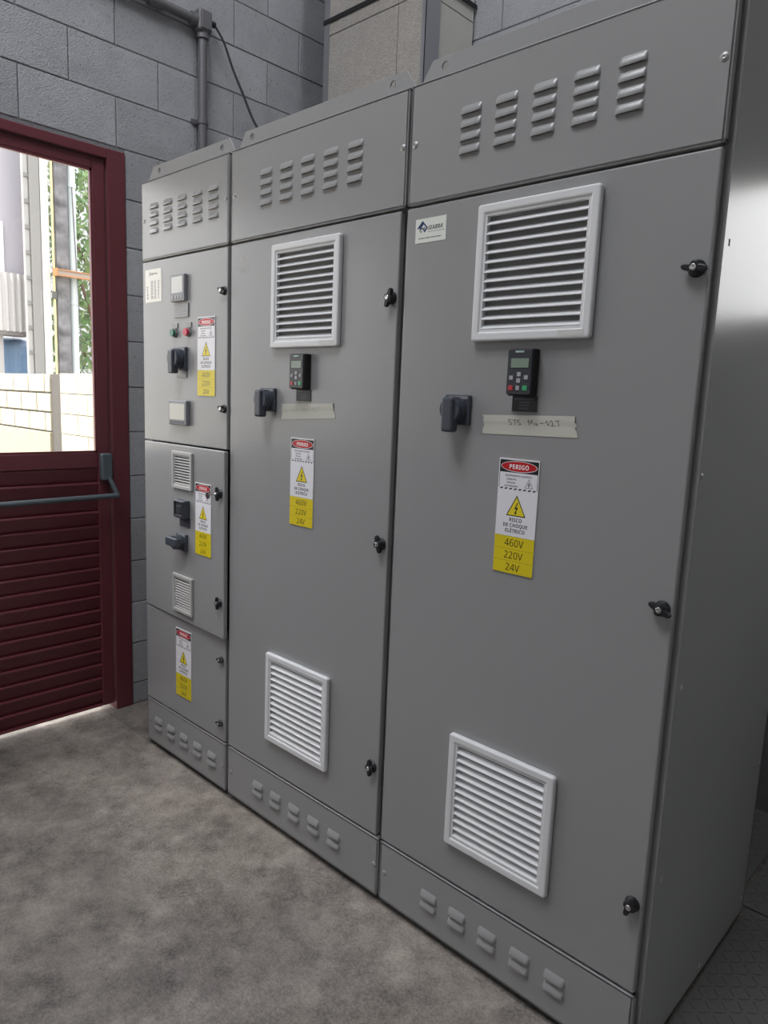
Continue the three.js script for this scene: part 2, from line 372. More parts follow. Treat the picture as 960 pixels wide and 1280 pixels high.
function canvasTex(w, h, draw) {
  const c = document.createElement('canvas'); c.width = w; c.height = h;
  draw(c.getContext('2d'), w, h);
  const t = new THREE.CanvasTexture(c); t.colorSpace = THREE.SRGBColorSpace; t.anisotropy = 8;
  return t;
}
const warnTex = canvasTex(454, 1124, (c, w, h) => {
  c.fillStyle = '#f1f0f4'; c.fillRect(0, 0, w, h);
  c.fillStyle = '#1b1a1c'; c.fillRect(14, 14, w - 28, 120);
  c.beginPath(); c.ellipse(w / 2, 74, w / 2 - 22, 54, 0, 0, 7); c.fillStyle = '#f1f0f4'; c.fill();
  c.beginPath(); c.ellipse(w / 2, 74, w / 2 - 29, 48, 0, 0, 7); c.fillStyle = '#c4141c'; c.fill();
  c.textAlign = 'center'; c.textBaseline = 'middle';
  c.fillStyle = '#ffffff'; c.font = 'bold 62px sans-serif'; c.fillText('PERIGO', w / 2, 77);
  c.strokeStyle = '#2a2a30'; c.lineWidth = 5; c.beginPath(); c.moveTo(12, 14); c.lineTo(12, 288); c.moveTo(w - 12, 14); c.lineTo(w - 12, 288); c.stroke();
  for (let i = 0; i < 8; i++) { c.fillStyle = '#2a2a30'; c.beginPath(); const x = 20 + i * 53; c.moveTo(x, 300); c.lineTo(x + 16, 284); c.lineTo(x + 44, 284); c.lineTo(x + 28, 300); c.fill(); }
  c.fillStyle = '#33333a'; c.font = 'bold 25px sans-serif'; c.fillText('EQUIPAMENTO ELÉTRICO', w / 2, 164);
  c.font = 'bold 24px sans-serif'; ['SOMENTE', 'PESSOAL', 'AUTORIZADO'].forEach((t, i) => c.fillText(t, 150, 200 + i * 33));
  c.lineWidth = 4; c.strokeStyle = '#33333a'; c.beginPath(); c.moveTo(350, 184); c.lineTo(392, 268); c.lineTo(308, 268); c.closePath(); c.stroke();
  c.beginPath(); c.arc(350, 222, 7, 0, 7); c.fill(); c.fillRect(345, 228, 10, 32); c.fillRect(330, 236, 40, 5);
  c.beginPath(); c.moveTo(w / 2, 358); c.lineTo(w / 2 + 104, 552); c.lineTo(w / 2 - 104, 552); c.closePath();
  c.fillStyle = '#f2dc2e'; c.fill(); c.lineWidth = 9; c.lineJoin = 'round'; c.strokeStyle = '#1c1b16'; c.stroke();
  c.fillStyle = '#1c1b16'; c.beginPath(); c.moveTo(236, 420); c.lineTo(204, 486); c.lineTo(226, 484); c.lineTo(214, 520); c.lineTo(204, 516); c.lineTo(222, 542); c.lineTo(236, 514); c.lineTo(226, 516); c.lineTo(248, 466); c.lineTo(224, 470); c.lineTo(246, 424); c.closePath(); c.fill();
  c.fillStyle = '#15141c'; c.font = 'bold 50px sans-serif';
  c.fillText('RISCO', w / 2, 594); c.fillText('DE CHOQUE', w / 2, 648); c.fillText('ELÉTRICO', w / 2, 702);
  c.fillStyle = '#e8d21f'; c.fillRect(0, 756, w, h - 756);
  c.fillStyle = '#6d6414'; for (const y of [756, 882, 1000]) for (let x = 14; x < w - 20; x += 34) c.fillRect(x, y, 22, 3);
  c.fillStyle = '#17160e'; c.font = '98px sans-serif';
  c.fillText('460V', w / 2, 822); c.fillText('220V', w / 2, 944); c.fillText('24V', w / 2, 1064);
});
M.warn = std(0xffffff, 0.4, { map: warnTex });
function warnLabel(parent, cx, cy, label, w = 0.1135, h = 0.281) {
  const g = part('warning_label', parent, [cx, cy, 0], label);
  mesh('backing', box(-w / 2, -h / 2, 0, w / 2, h / 2, 0.0022), M.white, g);
  const p = mesh('print', new THREE.BoxGeometry(w - 0.0006, h - 0.0006, 0.0006), M.warn, g); p.position.z = 0.0025;
  return g;
}
const logoTex = canvasTex(408, 240, (c, w, h) => {
  c.fillStyle = '#e9ece4'; c.fillRect(0, 0, w, h);
  c.save(); c.translate(92, 96); c.rotate(Math.PI / 4);
  c.strokeStyle = '#12305c'; c.lineWidth = 15;
  c.beginPath(); c.moveTo(-46, 46); c.lineTo(-46, -46); c.lineTo(46, -46); c.lineTo(46, 8); c.stroke();
  c.fillStyle = '#12305c'; c.fillRect(-46, -46, 30, 74);
  c.strokeStyle = '#1a2330'; c.lineWidth = 11; c.beginPath(); c.moveTo(-8, 48); c.lineTo(-8, 0); c.lineTo(40, 0); c.moveTo(14, 44); c.lineTo(14, 22); c.stroke();
  c.restore();
  c.fillStyle = '#1a3a66'; c.beginPath(); c.arc(118, 104, 17, 0, 7); c.fill(); c.fillStyle = '#e9ece4'; c.beginPath(); c.arc(118, 104, 7, 0, 7); c.fill();
  c.fillStyle = '#15191f'; c.font = 'italic bold 58px sans-serif'; c.textBaseline = 'middle'; c.textAlign = 'left';
  c.save(); c.translate(164, 98); c.scale(0.92, 1); c.fillText('SEABRA', 0, 0); c.restore();
  c.fillStyle = '#6b7078'; for (let x = 166; x < 384; x += 15) c.fillRect(x, 134, 10, 6);
  c.fillStyle = '#50545a'; for (let x = 46, i = 0; x < 352; i++) { const l = [26, 34, 18, 40, 22, 30][i % 6]; c.fillRect(x, 190, Math.min(l, 352 - x), 10); x += l + 9; }
});
const sheetTex = canvasTex(250, 256, (c, w, h) => {
  c.fillStyle = '#f6f5ef'; c.fillRect(0, 0, w, h);
  c.strokeStyle = '#3b3d40'; c.lineWidth = 5; c.lineCap = 'round';
  c.beginPath(); c.moveTo(64, 50); c.bezierCurveTo(74, 8, 86, 22, 74, 48); c.bezierCurveTo(98, 10, 94, 60, 106, 30); c.bezierCurveTo(112, 70, 118, 12, 126, 40); c.bezierCurveTo(140, 12, 148, 60, 158, 30); c.bezierCurveTo(170, 60, 176, 20, 188, 42); c.stroke();
  c.fillStyle = '#6d6f72'; for (let r = 0; r < 11; r++) for (const [x, l] of [[22, 30], [86, 44], [140, 34], [196, 26]]) { if (r < 3 && x < 80) continue; c.fillRect(x, 92 + r * 13, l - (r * 7 + x) % 13, 6); }
});
const tapeTex = (full) => canvasTex(512, 96, (c, w, h) => {
  c.fillStyle = '#cfcec2'; c.fillRect(0, 0, w, h);
  for (let i = 0; i < 700; i++) { c.fillStyle = i % 2 ? 'rgba(172,170,158,0.20)' : 'rgba(226,225,216,0.20)'; c.fillRect((i * 97.3) % w, (i * 41.7) % h, 3 + (i * 13) % 9, 1 + (i * 7) % 3); }
  c.strokeStyle = full ? '#4c4d49' : '#a3a296'; c.lineWidth = full ? 3 : 2; c.lineCap = 'round';
  const pen = (...ps) => { c.beginPath(); ps.forEach(([x, y], i) => (i ? c.lineTo(x, y) : c.moveTo(x, y))); c.stroke(); };
  const ox = full ? 0 : -50;                                        // hand-written: 575 Mo-027
  pen([ox + 168, 22], [ox + 154, 22], [ox + 153, 32], [ox + 163, 33], [ox + 164, 43], [ox + 152, 46]);
  pen([ox + 176, 24], [ox + 193, 23], [ox + 182, 46]);
  pen([ox + 218, 23], [ox + 204, 24], [ox + 202, 33], [ox + 213, 34], [ox + 214, 44], [ox + 201, 46]);
  pen([ox + 262, 46], [ox + 266, 22], [ox + 276, 38], [ox + 286, 21], [ox + 290, 45]);
  pen([ox + 302, 36], [ox + 298, 42], [ox + 304, 46], [ox + 308, 40], [ox + 302, 36]);
  pen([ox + 326, 36], [ox + 344, 35]);
  pen([ox + 366, 24], [ox + 357, 34], [ox + 362, 46], [ox + 372, 36], [ox + 366, 24]);
  pen([ox + 382, 27], [ox + 392, 22], [ox + 396, 30], [ox + 380, 47], [ox + 400, 46]);
  pen([ox + 410, 24], [ox + 430, 23], [ox + 416, 48]);
});
M.tape3 = std(0xffffff, 0.85, { map: tapeTex(true) }); M.tape2 = std(0xffffff, 0.85, { map: tapeTex(false) });
M.logo = std(0xffffff, 0.45, { map: logoTex }); M.sheetPaper = std(0xffffff, 0.7, { map: sheetTex });
// torn strip of masking tape: corners in door coordinates, ragged short ends
function tape(parent, q, mat, label) {
  const [tl, tr, br, bl] = q, n = 7, pos = [], uv = [], idx = [], lift = 0.0012;
  for (let j = 0; j <= n; j++) {
    const t = j / n, rag = 0.004;
    const L = [tl[0] + (bl[0] - tl[0]) * t + rr(-rag, rag), tl[1] + (bl[1] - tl[1]) * t], R = [tr[0] + (br[0] - tr[0]) * t + rr(-rag, rag), tr[1] + (br[1] - tr[1]) * t];
    pos.push(L[0], L[1], lift, R[0], R[1], lift + (j < 3 ? 0.002 : 0)); uv.push(0, 1 - t, 1, 1 - t);
    if (j < n) { const a = j * 2; idx.push(a, a + 2, a + 1, a + 1, a + 2, a + 3); }
  }
  const top = new THREE.BufferGeometry(); top.setAttribute('position', new THREE.Float32BufferAttribute(pos, 3)); top.setAttribute('uv', new THREE.Float32BufferAttribute(uv, 2)); top.setIndex(idx); top.computeVertexNormals();
  const back = top.clone(); const pp = back.attributes.position; for (let i = 0; i < pp.count; i++) pp.setZ(i, 0.0004); back.setIndex(idx.slice().reverse());
  return mesh('masking_tape', join(top, back), mat, parent, label);
}
function grille(parent, cx, cy, label, { size = 0.3185, rows = 12, rim = 0.022, sticker = false, thick = 0.017, rot = 0, z = 0, height } = {}) {
  const g = part('ventilation_grille', parent, [cx, cy, z], label); g.rotation.y = rot;
  const a = size / 2, b = (height ?? size) / 2, i = a - rim, k = b - rim, small = size < 0.2, mat = small ? M.vent : M.grille;
  mesh('grille_frame', sheet(-a, -b, a, b, 0, thick, { r: small ? 0.004 : 0.008, bevel: small ? 0.002 : 0.005, holes: [[-i, -k, i, k]] }), mat, g);
  mesh('inner_rim', sheet(-i - 0.002, -k - 0.002, i + 0.002, k + 0.002, 0.001, thick - 0.0035, { r: 0, bevel: 0.001, holes: [[-i + 0.006, -k + 0.006, i - 0.006, k - 0.006]] }), mat, g);
  mesh('filter_mat', box(-i, -k, 0.0002, i, k, 0.0012), M.filter, g);
  const p = 2 * (k - 0.006) / rows, s = new THREE.Shape(), t = Math.max(0.0016, p * 0.10), zf = thick - 0.0025;
  const f = small ? 0.46 : 0.58;
  s.moveTo(0.0015, p * f); s.lineTo(zf - 0.001, p * 0.15); s.lineTo(zf, p * 0.08); s.lineTo(zf - t * 0.6, 0); s.lineTo(0.0015, p * f - t * 1.2); s.closePath();
  const sg = new THREE.ExtrudeGeometry(s, { depth: 2 * i - 0.008, bevelEnabled: false }); sg.rotateY(-Math.PI / 2); sg.translate(i - 0.004, 0, 0); metreUV(sg);
  for (let r = 0; r < rows; r++) { const m = mesh('slat', sg, mat, g); m.position.y = -k + 0.006 + r * p; }
  if (sticker) mesh('maker_label', box(a - 0.078, -b + 0.007, thick - 0.0002, a - 0.014, -b + 0.019, thick + 0.0006), M.white, g, 'small white label');
  return g;
}
// wing latch with a round lock barrel
const wingGeo = (() => {
  const s = new THREE.Shape(); const R = 0.013, L = 0.026, w = 0.007;
  s.moveTo(-w, R * 0.7); s.quadraticCurveTo(-w, L, 0, L); s.quadraticCurveTo(w, L, w, R * 0.7);
  s.quadraticCurveTo(R * 1.1, R * 0.5, R * 1.1, 0); s.quadraticCurveTo(R * 1.1, -R * 0.5, w, -R * 0.7);
  s.quadraticCurveTo(w, -L, 0, -L); s.quadraticCurveTo(-w, -L, -w, -R * 0.7);
  s.quadraticCurveTo(-R * 1.1, -R * 0.5, -R * 1.1, 0); s.quadraticCurveTo(-R * 1.1, R * 0.5, -w, R * 0.7);
  const g = new THREE.ExtrudeGeometry(s, { depth: 0.007, bevelEnabled: true, bevelThickness: 0.0025, bevelSize: 0.0025, bevelOffset: -0.0025, bevelSegments: 2, curveSegments: 5 });
  return metreUV(g.translate(0, 0, 0.0105));
})();
const baseGeo = (() => { const g = new THREE.LatheGeometry([[0, 0.013], [0.0125, 0.013], [0.0135, 0.010], [0.0135, 0.006], [0.017, 0.004], [0.0175, 0]].map(([x, y]) => new THREE.Vector2(x, y)), 20); g.rotateX(Math.PI / 2); return g; })();
const barrelGeo = (() => { const g = new THREE.LatheGeometry([[0, 0.0215], [0.0012, 0.0215], [0.0016, 0.0235], [0.0055, 0.0235], [0.0068, 0.0222], [0.0068, 0.018]].map(([x, y]) => new THREE.Vector2(x, y)), 16); g.rotateX(Math.PI / 2); return g; })();
function latch(parent, x, y, angle, z = 0, s = 1) {
  const g = part('latch', parent, [x, y, z], 'black wing latch with a bright lock barrel'); g.scale.setScalar(s);
  mesh('base', baseGeo, M.black, g);
  const w = mesh('wing', wingGeo, M.black, g); w.rotation.z = angle;
  mesh('lock_barrel', barrelGeo, M.chrome, g);
  return g;
}
// rotary disconnect switch: square plate, hub and lever
function rotarySwitch(parent, cx, cy, w, h, lever, label, { z = 0, rot = 0, mat = M.slate } = {}) {
  const g = part('rotary_switch', parent, [cx, cy, z], label); g.rotation.y = rot;
  mesh('plate', box(-w / 2, -h / 2, 0, w / 2, h / 2, 0.012, 0.004), mat, g);
  mesh('hub', join(disc(0, 0, 0.010, 0.026, h * 0.44, 28), disc(0, 0, 0.024, 0.042, h * 0.40, 28)), mat, g);
  const lv = mesh('lever', box(-0.020, -0.056, 0.022, 0.016, 0.031, 0.050, 0.007), mat, g); lv.rotation.z = lever;
  mesh('legend', box(-w * 0.30, h * 0.36, 0.0118, w * 0.42, h * 0.45, 0.0126), M.plateGrey, g, 'printed legend strip');
  return g;
}
const padTagTex = canvasTex(144, 72, (c, w, h) => { c.fillStyle = '#26272b'; c.fillRect(0, 0, w, h); c.fillStyle = '#5e6066'; c.fillRect(14, 9, 112, 7); for (let i = 0; i < 3; i++) c.fillRect(42, 26 + i * 14, 62 - i * 5, 6); });
M.padTag = std(0xffffff, 0.5, { map: padTagTex });
function keypad(parent, cx, label, { cy = 1.603, z = 0, bare = false, rot = 0, h = 0.108, w = 0.068 } = {}) {
  const g = part('keypad', parent, [cx, cy, z], label); g.rotation.y = rot;
  const a = w / 2, b = h / 2;
  mesh('housing', box(-a, -b, 0, a, b, 0.026, 0.004), bare ? M.slate : M.blackSoft, g);
  const t = mesh('tag_plate', new THREE.BoxGeometry(w, 0.036, 0.003), bare ? M.slate : M.padTag, g); t.position.set(0.002, -b - 0.018, 0.0015);
  if (bare) {
    mesh('cradle_rim', sheet(-a + 0.004, -b + 0.004, a - 0.004, b - 0.003, 0.0255, 0.031, { r: 0.005, bevel: 0.0015, holes: [[-a + 0.013, -b + 0.013, a - 0.013, b - 0.008]] }), M.darkGrey, g);
    mesh('connector', box(-0.016, -0.016, 0.0255, 0.016, 0.014, 0.029, 0.001), M.darkGrey, g);
    return g;
  }
  mesh('face_plate', sheet(-a + 0.0015, -b + 0.003, a - 0.0015, b - 0.002, 0.025, 0.0325, { r: 0.004, bevel: 0.0015 }), M.darkGrey, g);
  const F = 0.0324, at = (u, v) => [-a + 0.0015 + u * (w - 0.003), b - 0.002 - v * (h - 0.005)];
  const key = (name, u, v, sx, sy, mat) => { const [x, y] = at(u, v); mesh(name, box(x - sx / 2, y - sy / 2, F - 0.0004, x + sx / 2, y + sy / 2, F + 0.0016, 0.0007), mat, g); };
  key('name_strip', 0.50, 0.055, 0.023, 0.0045, M.logoBar);
  key('display', 0.53, 0.305, 0.048, 0.0215, M.lcd);
  key('button', 0.20, 0.63, 0.0105, 0.010, M.keyGrey); key('button', 0.52, 0.55, 0.0105, 0.010, M.keyGrey); key('button', 0.82, 0.62, 0.0105, 0.010, M.keyGrey);
  key('button', 0.51, 0.69, 0.0105, 0.0105, M.keyGrey);
  key('button', 0.20, 0.855, 0.0125, 0.0115, M.keyRed); key('button', 0.49, 0.855, 0.0095, 0.010, M.keyGrey); key('button', 0.79, 0.855, 0.0125, 0.0115, M.keyGreen);
  return g;
}

const H = 2.326, YB = 0.02, ST = 2.0275, SB = 0.2141, GAP = 0.0032, PT = 0.018, DEP = -0.775;
function cabinet(label, xa, xb, topEnds, cLouvre, holesX, flange) {
  const c = thing('electrical_cabinet', label, 'cabinet');
  // carcass: sides, back, roof and bottom of sheet steel, front edge set back behind the doors
  const F = -0.0225, t = 0.004;
  mesh('body', join(
    sheetBox(xa - 0.004, YB, DEP, xa - 0.004 + t, H, F), sheetBox(xb + 0.010 - t, YB, DEP, xb + 0.010, H, F),
    sheetBox(xa - 0.004, YB, DEP, xb + 0.010, H, DEP + t), sheetBox(xa - 0.004, H - t, DEP, xb + 0.010, H, F), sheetBox(xa - 0.004, YB, DEP, xb + 0.010, YB + t, F)), M.paintSide, c);
  mesh('front_frame', join(
    box(xa - 0.003, YB + 0.006, F - 0.03, xa + 0.014, H - 0.006, F - 0.002), box(xb - 0.014, YB + 0.006, F - 0.03, xb + 0.008, H - 0.006, F - 0.002),
    box(xa, ST - 0.02, F - 0.03, xb, ST + 0.02, F - 0.003), box(xa, SB - 0.02, F - 0.03, xb, SB + 0.02, F - 0.003)), M.paint, c);
  // top panel and its louvres
  const cols = [-2, -1, 0, 1, 2].map((k) => cLouvre + k * 0.1015), rows = [2.1265, 2.1565, 2.1865, 2.2168];
  const top = mesh('top_panel', louvredPanel(topEnds[0], ST + GAP, topEnds[1], H, cols, rows, 0.022, 0.0015, 0.012), M.paint, c);
  for (const x of cols) for (const y of rows) mesh('louvre', LOUVRE, M.paint, top).position.set(x, y, -0.0003);
  screw(top, topEnds[0] + 0.019, 2.180, 0); screw(top, topEnds[1] - 0.017, 2.182, 0);
  // plinth panel and its louvres
  const low = [0.1020, 0.1330];
  const pl = mesh('plinth_panel', louvredPanel(topEnds[0], YB, topEnds[1], SB - GAP, cols, low, 0.020, -0.009, 0.001), M.paint, c);
  for (const x of cols) for (const y of low) mesh('louvre', LOUVRE_LOW, M.paint, pl).position.set(x, y - 0.0105, -0.0003);
  screw(pl, topEnds[0] + 0.022, 0.1145, 0); screw(pl, topEnds[1] - 0.017, 0.119, 0);
  // lifting angle on the roof
  const s = new THREE.Shape(); const [f0, f1] = flange, ch = 0.044, fy = 2.385;
  s.moveTo(f0, H - 0.002); s.lineTo(f1, H - 0.002); s.lineTo(f1 - ch, fy); s.lineTo(f0 + ch, fy); s.closePath();
  const hs = holesX.map((x) => { const p = new THREE.Path(); p.absarc(x, 2.362, 0.0115, 0, Math.PI * 2, true); return p; });
  mesh('lifting_angle', join(sheet(0, 0, 0, 0, -0.034, -0.029, { shape: s, bevel: 0.001, holes: hs }), box(f0 + 0.02, H - 0.0005, -0.08, f1 - 0.02, H + 0.004, -0.030)), M.paint, c);
  // feet
  for (const x of [xa + 0.03, xb - 0.03]) for (const z of [-0.05, DEP + 0.05]) mesh('foot', box(x - 0.03, 0, z - 0.03, x + 0.03, YB + 0.004, z + 0.03, 0.004), M.blackSoft, c);
  mesh('skirt', join(box(xa + 0.01, 0.006, -0.040, xb - 0.01, YB + 0.003, -0.034), box(xb - 0.010, 0.006, DEP + 0.02, xb - 0.004, YB + 0.003, -0.034)), M.blackSoft, c, 'black strip under the cabinet');
  return c;
}
function sheetBox(x0, y0, z0, x1, y1, z1) { return box(x0, y0, z0, x1, y1, z1); }
function louvredPanel(x0, y0, x1, y1, cols, rows, hw, dy0, dy1) {      // rolled edge all round, flat field with a slot behind every louvre
  const e = 0.010, k = 0.003, b = [], X0 = x0 + k, X1 = x1 - k, Y0 = y0 + k, Y1 = y1 - k, z = -0.002;
  let y = Y0;
  for (const r of rows) {
    b.push(box(X0, y, z, X1, r + dy0, 0));
    let x = X0;
    for (const c of cols) { b.push(box(x, r + dy0, z, c - hw, r + dy1, 0)); x = c + hw; }
    b.push(box(x, r + dy0, z, X1, r + dy1, 0));
    y = r + dy1;
  }
  b.push(box(X0, y, z, X1, Y1, 0));
  return join(box(x0, y0, -PT, x0 + e, y1, 0, k), box(x1 - e, y0, -PT, x1, y1, 0, k), box(x0, y0, -PT, x1, y0 + e, 0, k), box(x0, y1 - e, -PT, x1, y1, 0, k), b);
}
const door = (c, x0, y0, x1, y1, z = 0) => mesh('door', sheet(x0, y0, x1, y1, -PT - 0.002 + z, z, { r: 0.004, bevel: 0.004 }), M.paint, c);

// ---- cabinet nearest the viewer
{
  const c = cabinet('tall grey electrical cabinet nearest the viewer, with a white logo sticker', 1.415, 2.211, [1.411, 2.2105], 1.810, [1.493, 2.112], [1.4085, 2.214]);
  door(c, 1.412, SB + GAP, 2.2075, ST - GAP);
  grille(c, 1.8142, 1.8366, 'light grey louvred vent at the top', { sticker: true });
  grille(c, 1.8181, 0.4950, 'light grey louvred vent at the bottom');
  keypad(c, 1.8115, 'black keypad with a green display');
  rotarySwitch(c, 1.6195, 1.510, 0.079, 0.075, 0, 'dark rotary switch with its lever down');
  tape(c, [[1.6975, 1.5008], [1.9492, 1.5083], [1.9536, 1.4601], [1.701, 1.4548]], M.tape3, 'strip of masking tape with handwriting');
  warnLabel(c, 1.811, 1.260, 'yellow and white warning label reading PERIGO');
  const s = mesh('logo_sticker', new THREE.BoxGeometry(0.102, 0.060, 0.0008), M.logo, c, 'white sticker with a blue logo'); s.position.set(1.4957, 1.9635, 0.0004);
  latch(c, 2.183, 1.8045, 1.45); latch(c, 2.184, 1.1184, 1.15); latch(c, 2.185, 0.4336, -0.35);
  // screws and a punched slot on the side sheet
  for (const [y, z] of [[1.3984, -0.039], [0.9413, -0.0515], [0.4822, -0.0578], [0.0489, -0.4132], [0.0745, -0.750], [0.5154, -0.750], [1.30, -0.750]]) { const m = mesh('screw', screwHead, M.screw, c); m.position.set(2.221, y, z); m.rotation.y = Math.PI / 2; m.scale.setScalar(0.75); }
  mesh('side_slot', box(2.2195, 1.851, -0.053, 2.2213, 1.864, -0.046), M.blackSoft, c, 'small dark slot in the side sheet');
}
// ---- middle cabinet
{
  const c = cabinet('tall grey electrical cabinet in the middle, with faded glue marks', 0.616, 1.398, [0.609, 1.403], 1.0035, [0.682, 1.314], [0.6005, 1.4070]);
  door(c, 0.610, SB + GAP, 1.390, ST - GAP);
  grille(c, 1.0107, 1.8356, 'light grey louvred vent at the top', { sticker: true });
  grille(c, 1.0109, 0.4956, 'light grey louvred vent at the bottom');
  keypad(c, 1.006, 'black keypad with a grey face');
  rotarySwitch(c, 0.834, 1.513, 0.079, 0.075, 0, 'dark rotary switch with its lever down');
  tape(c, [[0.9001, 1.5017], [1.1444, 1.5108], [1.1555, 1.466], [0.8993, 1.452]], M.tape2, 'strip of masking tape');
  warnLabel(c, 1.0085, 1.2575, 'yellow and white warning label reading PERIGO');
  latch(c, 1.369, 1.8014, -0.35); latch(c, 1.366, 1.1187, 0.30); latch(c, 1.366, 0.4334, 0.05);
  // glue left by a removed sticker: small flat flecks
  const fl = [];
  for (let i = 0; i < 26; i++) { const x = 0.655 + 0.075 * rnd(), y = 1.932 + 0.062 * rnd(); if (Math.abs((x - 0.69) * 1.2 - (y - 1.962)) > 0.035) continue; const s = new THREE.Shape(); const r0 = rr(0.003, 0.010); for (let k = 0; k < 7; k++) { const a = k / 7 * 6.283, r1 = r0 * rr(0.6, 1.1); s[k ? 'lineTo' : 'moveTo'](x + r1 * Math.cos(a), y + r1 * 0.8 * Math.sin(a)); } s.closePath(); const g = new THREE.ShapeGeometry(s); g.translate(0, 0, 0.0003 + i * 0.00001); fl.push(g); }
  const gl = mesh('glue_marks', join(fl), std(lin(0.52, 0.52, 0.50), 0.8), c, 'pale glue marks from a removed sticker'); gl.userData.kind = 'stuff';
}
// ---- cabinet beside the door
{
  const c = cabinet('narrow grey electrical cabinet beside the red door, with three doors', 0.008, 0.588, [0.000, 0.593], 0.299, [0.087, 0.508], [-0.004, 0.5985]);
  const M1 = 1.3257, M2 = 0.6300;
  door(c, 0.001, M1 + GAP, 0.591, ST - GAP);
  door(c, 0.001, SB + GAP, 0.591, M2 - GAP);
  const ang = -0.030, mid = (x, y, z = 0) => [0.002 + x * Math.cos(ang), y, 0.001 - x * Math.sin(ang) + z];   // the middle door stands a crack open
  const dg = sheet(0, M2 + 0.002, 0.602, M1 - 0.001, -PT, 0, { r: 0.004, bevel: 0.004 });
  const dm = mesh('door', dg, M.paint, c, 'middle door standing slightly open'); dm.position.set(0.002, 0, 0.001); dm.rotation.y = ang;
  mesh('inner_panel', box(0.006, M2, -0.060, 0.586, M1, -0.056), M.interior, c);
  const onMid = (x) => ({ z: 0.001 - x * Math.sin(ang), rot: ang });
  // upper door
  const p = mesh('paper_sheet', new THREE.BoxGeometry(0.123, 0.1245, 0.0008), M.sheetPaper, c, 'white printed sheet'); p.position.set(0.0857, 1.932, 0.0006);
  const mt = part('panel_meter', c, [0.286, 1.907, 0], 'square grey panel meter with a pale screen');
  mesh('housing', box(-0.049, -0.048, 0, 0.049, 0.048, 0.016, 0.003), M.bezel, mt);
  mesh('screen', box(-0.038, -0.018, 0.0158, 0.038, 0.040, 0.0168), M.meterScreen, mt);
  for (let i = 0; i < 4; i++) mesh('button', box(-0.036 + i * 0.020, -0.040, 0.0158, -0.024 + i * 0.020, -0.028, 0.0178, 0.0006), M.keyGrey, mt);
  const np = part('name_plate', c, [0.2945, 1.827, 0], 'grey engraved plate');
  mesh('plate', box(-0.049, -0.026, 0, 0.049, 0.026, 0.005, 0.002), M.plateGrey, np);
  for (let i = 0; i < 4; i++) mesh('text_line', box(-0.036, 0.013 - i * 0.010, 0.0048, 0.036 - (i % 2) * 0.008, 0.0155 - i * 0.010, 0.0056), M.bezel, np);
  for (const [x, mat, name] of [[0.2475, M.pushGreen, 'green push button'], [0.342, M.pushRed, 'red push button']]) {
    const b = part('push_button', c, [x, 1.7455, 0], name);
    mesh('tag_plate', box(-0.020, 0.017, 0, 0.020, 0.036, 0.004, 0.001), M.plateGrey, b);
    mesh('collar', disc(0, 0, 0, 0.008, 0.0165, 24), M.plateGrey, b);
    mesh('cap', disc(0, 0, 0.007, 0.018, 0.0138, 24), mat, b);
  }
  rotarySwitch(c, 0.290, 1.650, 0.090, 0.085, 0, 'dark rotary switch with its lever down', {});
  const st = mesh('tag_plate', box(0.258, 1.580, 0.0, 0.330, 1.612, 0.004, 0.001), M.plateGrey, c, 'small grey plate under the switch');
  warnLabel(c, 0.4605, 1.656, 'yellow and white warning label on the upper door');
  const hm = part('touch_panel', c, [0.2855, 1.448, 0], 'small operator panel with the door reflection painted pale on its screen');
  mesh('housing', box(-0.064, -0.0465, 0, 0.064, 0.0465, 0.018, 0.004), M.bezel, hm);
  mesh('screen', box(-0.053, -0.026, 0.0178, 0.053, 0.034, 0.0188), M.glareScreen, hm);
  mesh('button_strip', box(-0.053, -0.041, 0.0178, 0.053, -0.030, 0.0188), M.slate, hm);
  latch(c, 0.571, 1.8779, 1.2, 0, 0.85); latch(c, 0.574, 1.4729, 1.2, 0, 0.85);
  // middle door
  grille(c, 0.317, 1.2295, 'small louvred vent above the empty keypad holder', { size: 0.148, height: 0.144, rows: 10, rim: 0.013, thick: 0.010, ...onMid(0.317) });
  grille(c, 0.318, 0.7405, 'small louvred vent at the foot of the middle door', { size: 0.148, height: 0.152, rows: 11, rim: 0.013, thick: 0.010, ...onMid(0.318) });
  keypad(c, 0.329, 'empty grey keypad holder', { cy: 1.083, bare: true, h: 0.070, w: 0.076, ...onMid(0.329) });
  rotarySwitch(c, 0.316, 0.952, 0.074, 0.067, -Math.PI / 2, 'dark rotary switch with its lever sideways', { ...onMid(0.316) });
  const w2 = warnLabel(c, 0.465, 1.060, 'yellow and white warning label on the middle door', 0.110, 0.272); w2.position.z = onMid(0.465).z; w2.rotation.y = ang;
  const lk = latch(c, 0.577, 1.1708, 0.1, onMid(0.577).z, 0.95); latch(c, 0.579, 0.767, 0.1, onMid(0.579).z, 0.9);
  // key in the upper latch of the middle door
  const kx = 0.577, kz = onMid(kx).z;
  mesh('key', join(box(kx - 0.0035, 1.169, kz + 0.022, kx + 0.0035, 1.1725, kz + 0.050), disc(kx - 0.001, 1.168, kz + 0.048, kz + 0.052, 0.012, 16)), M.chrome, c, 'small chrome key in the latch');
  // lower door
  warnLabel(c, 0.300, 0.446, 'yellow and white warning label on the lower door', 0.114, 0.284);
  latch(c, 0.566, 0.5404, 1.5, 0, 0.75); latch(c, 0.563, 0.2862, 1.5, 0, 0.75);
}

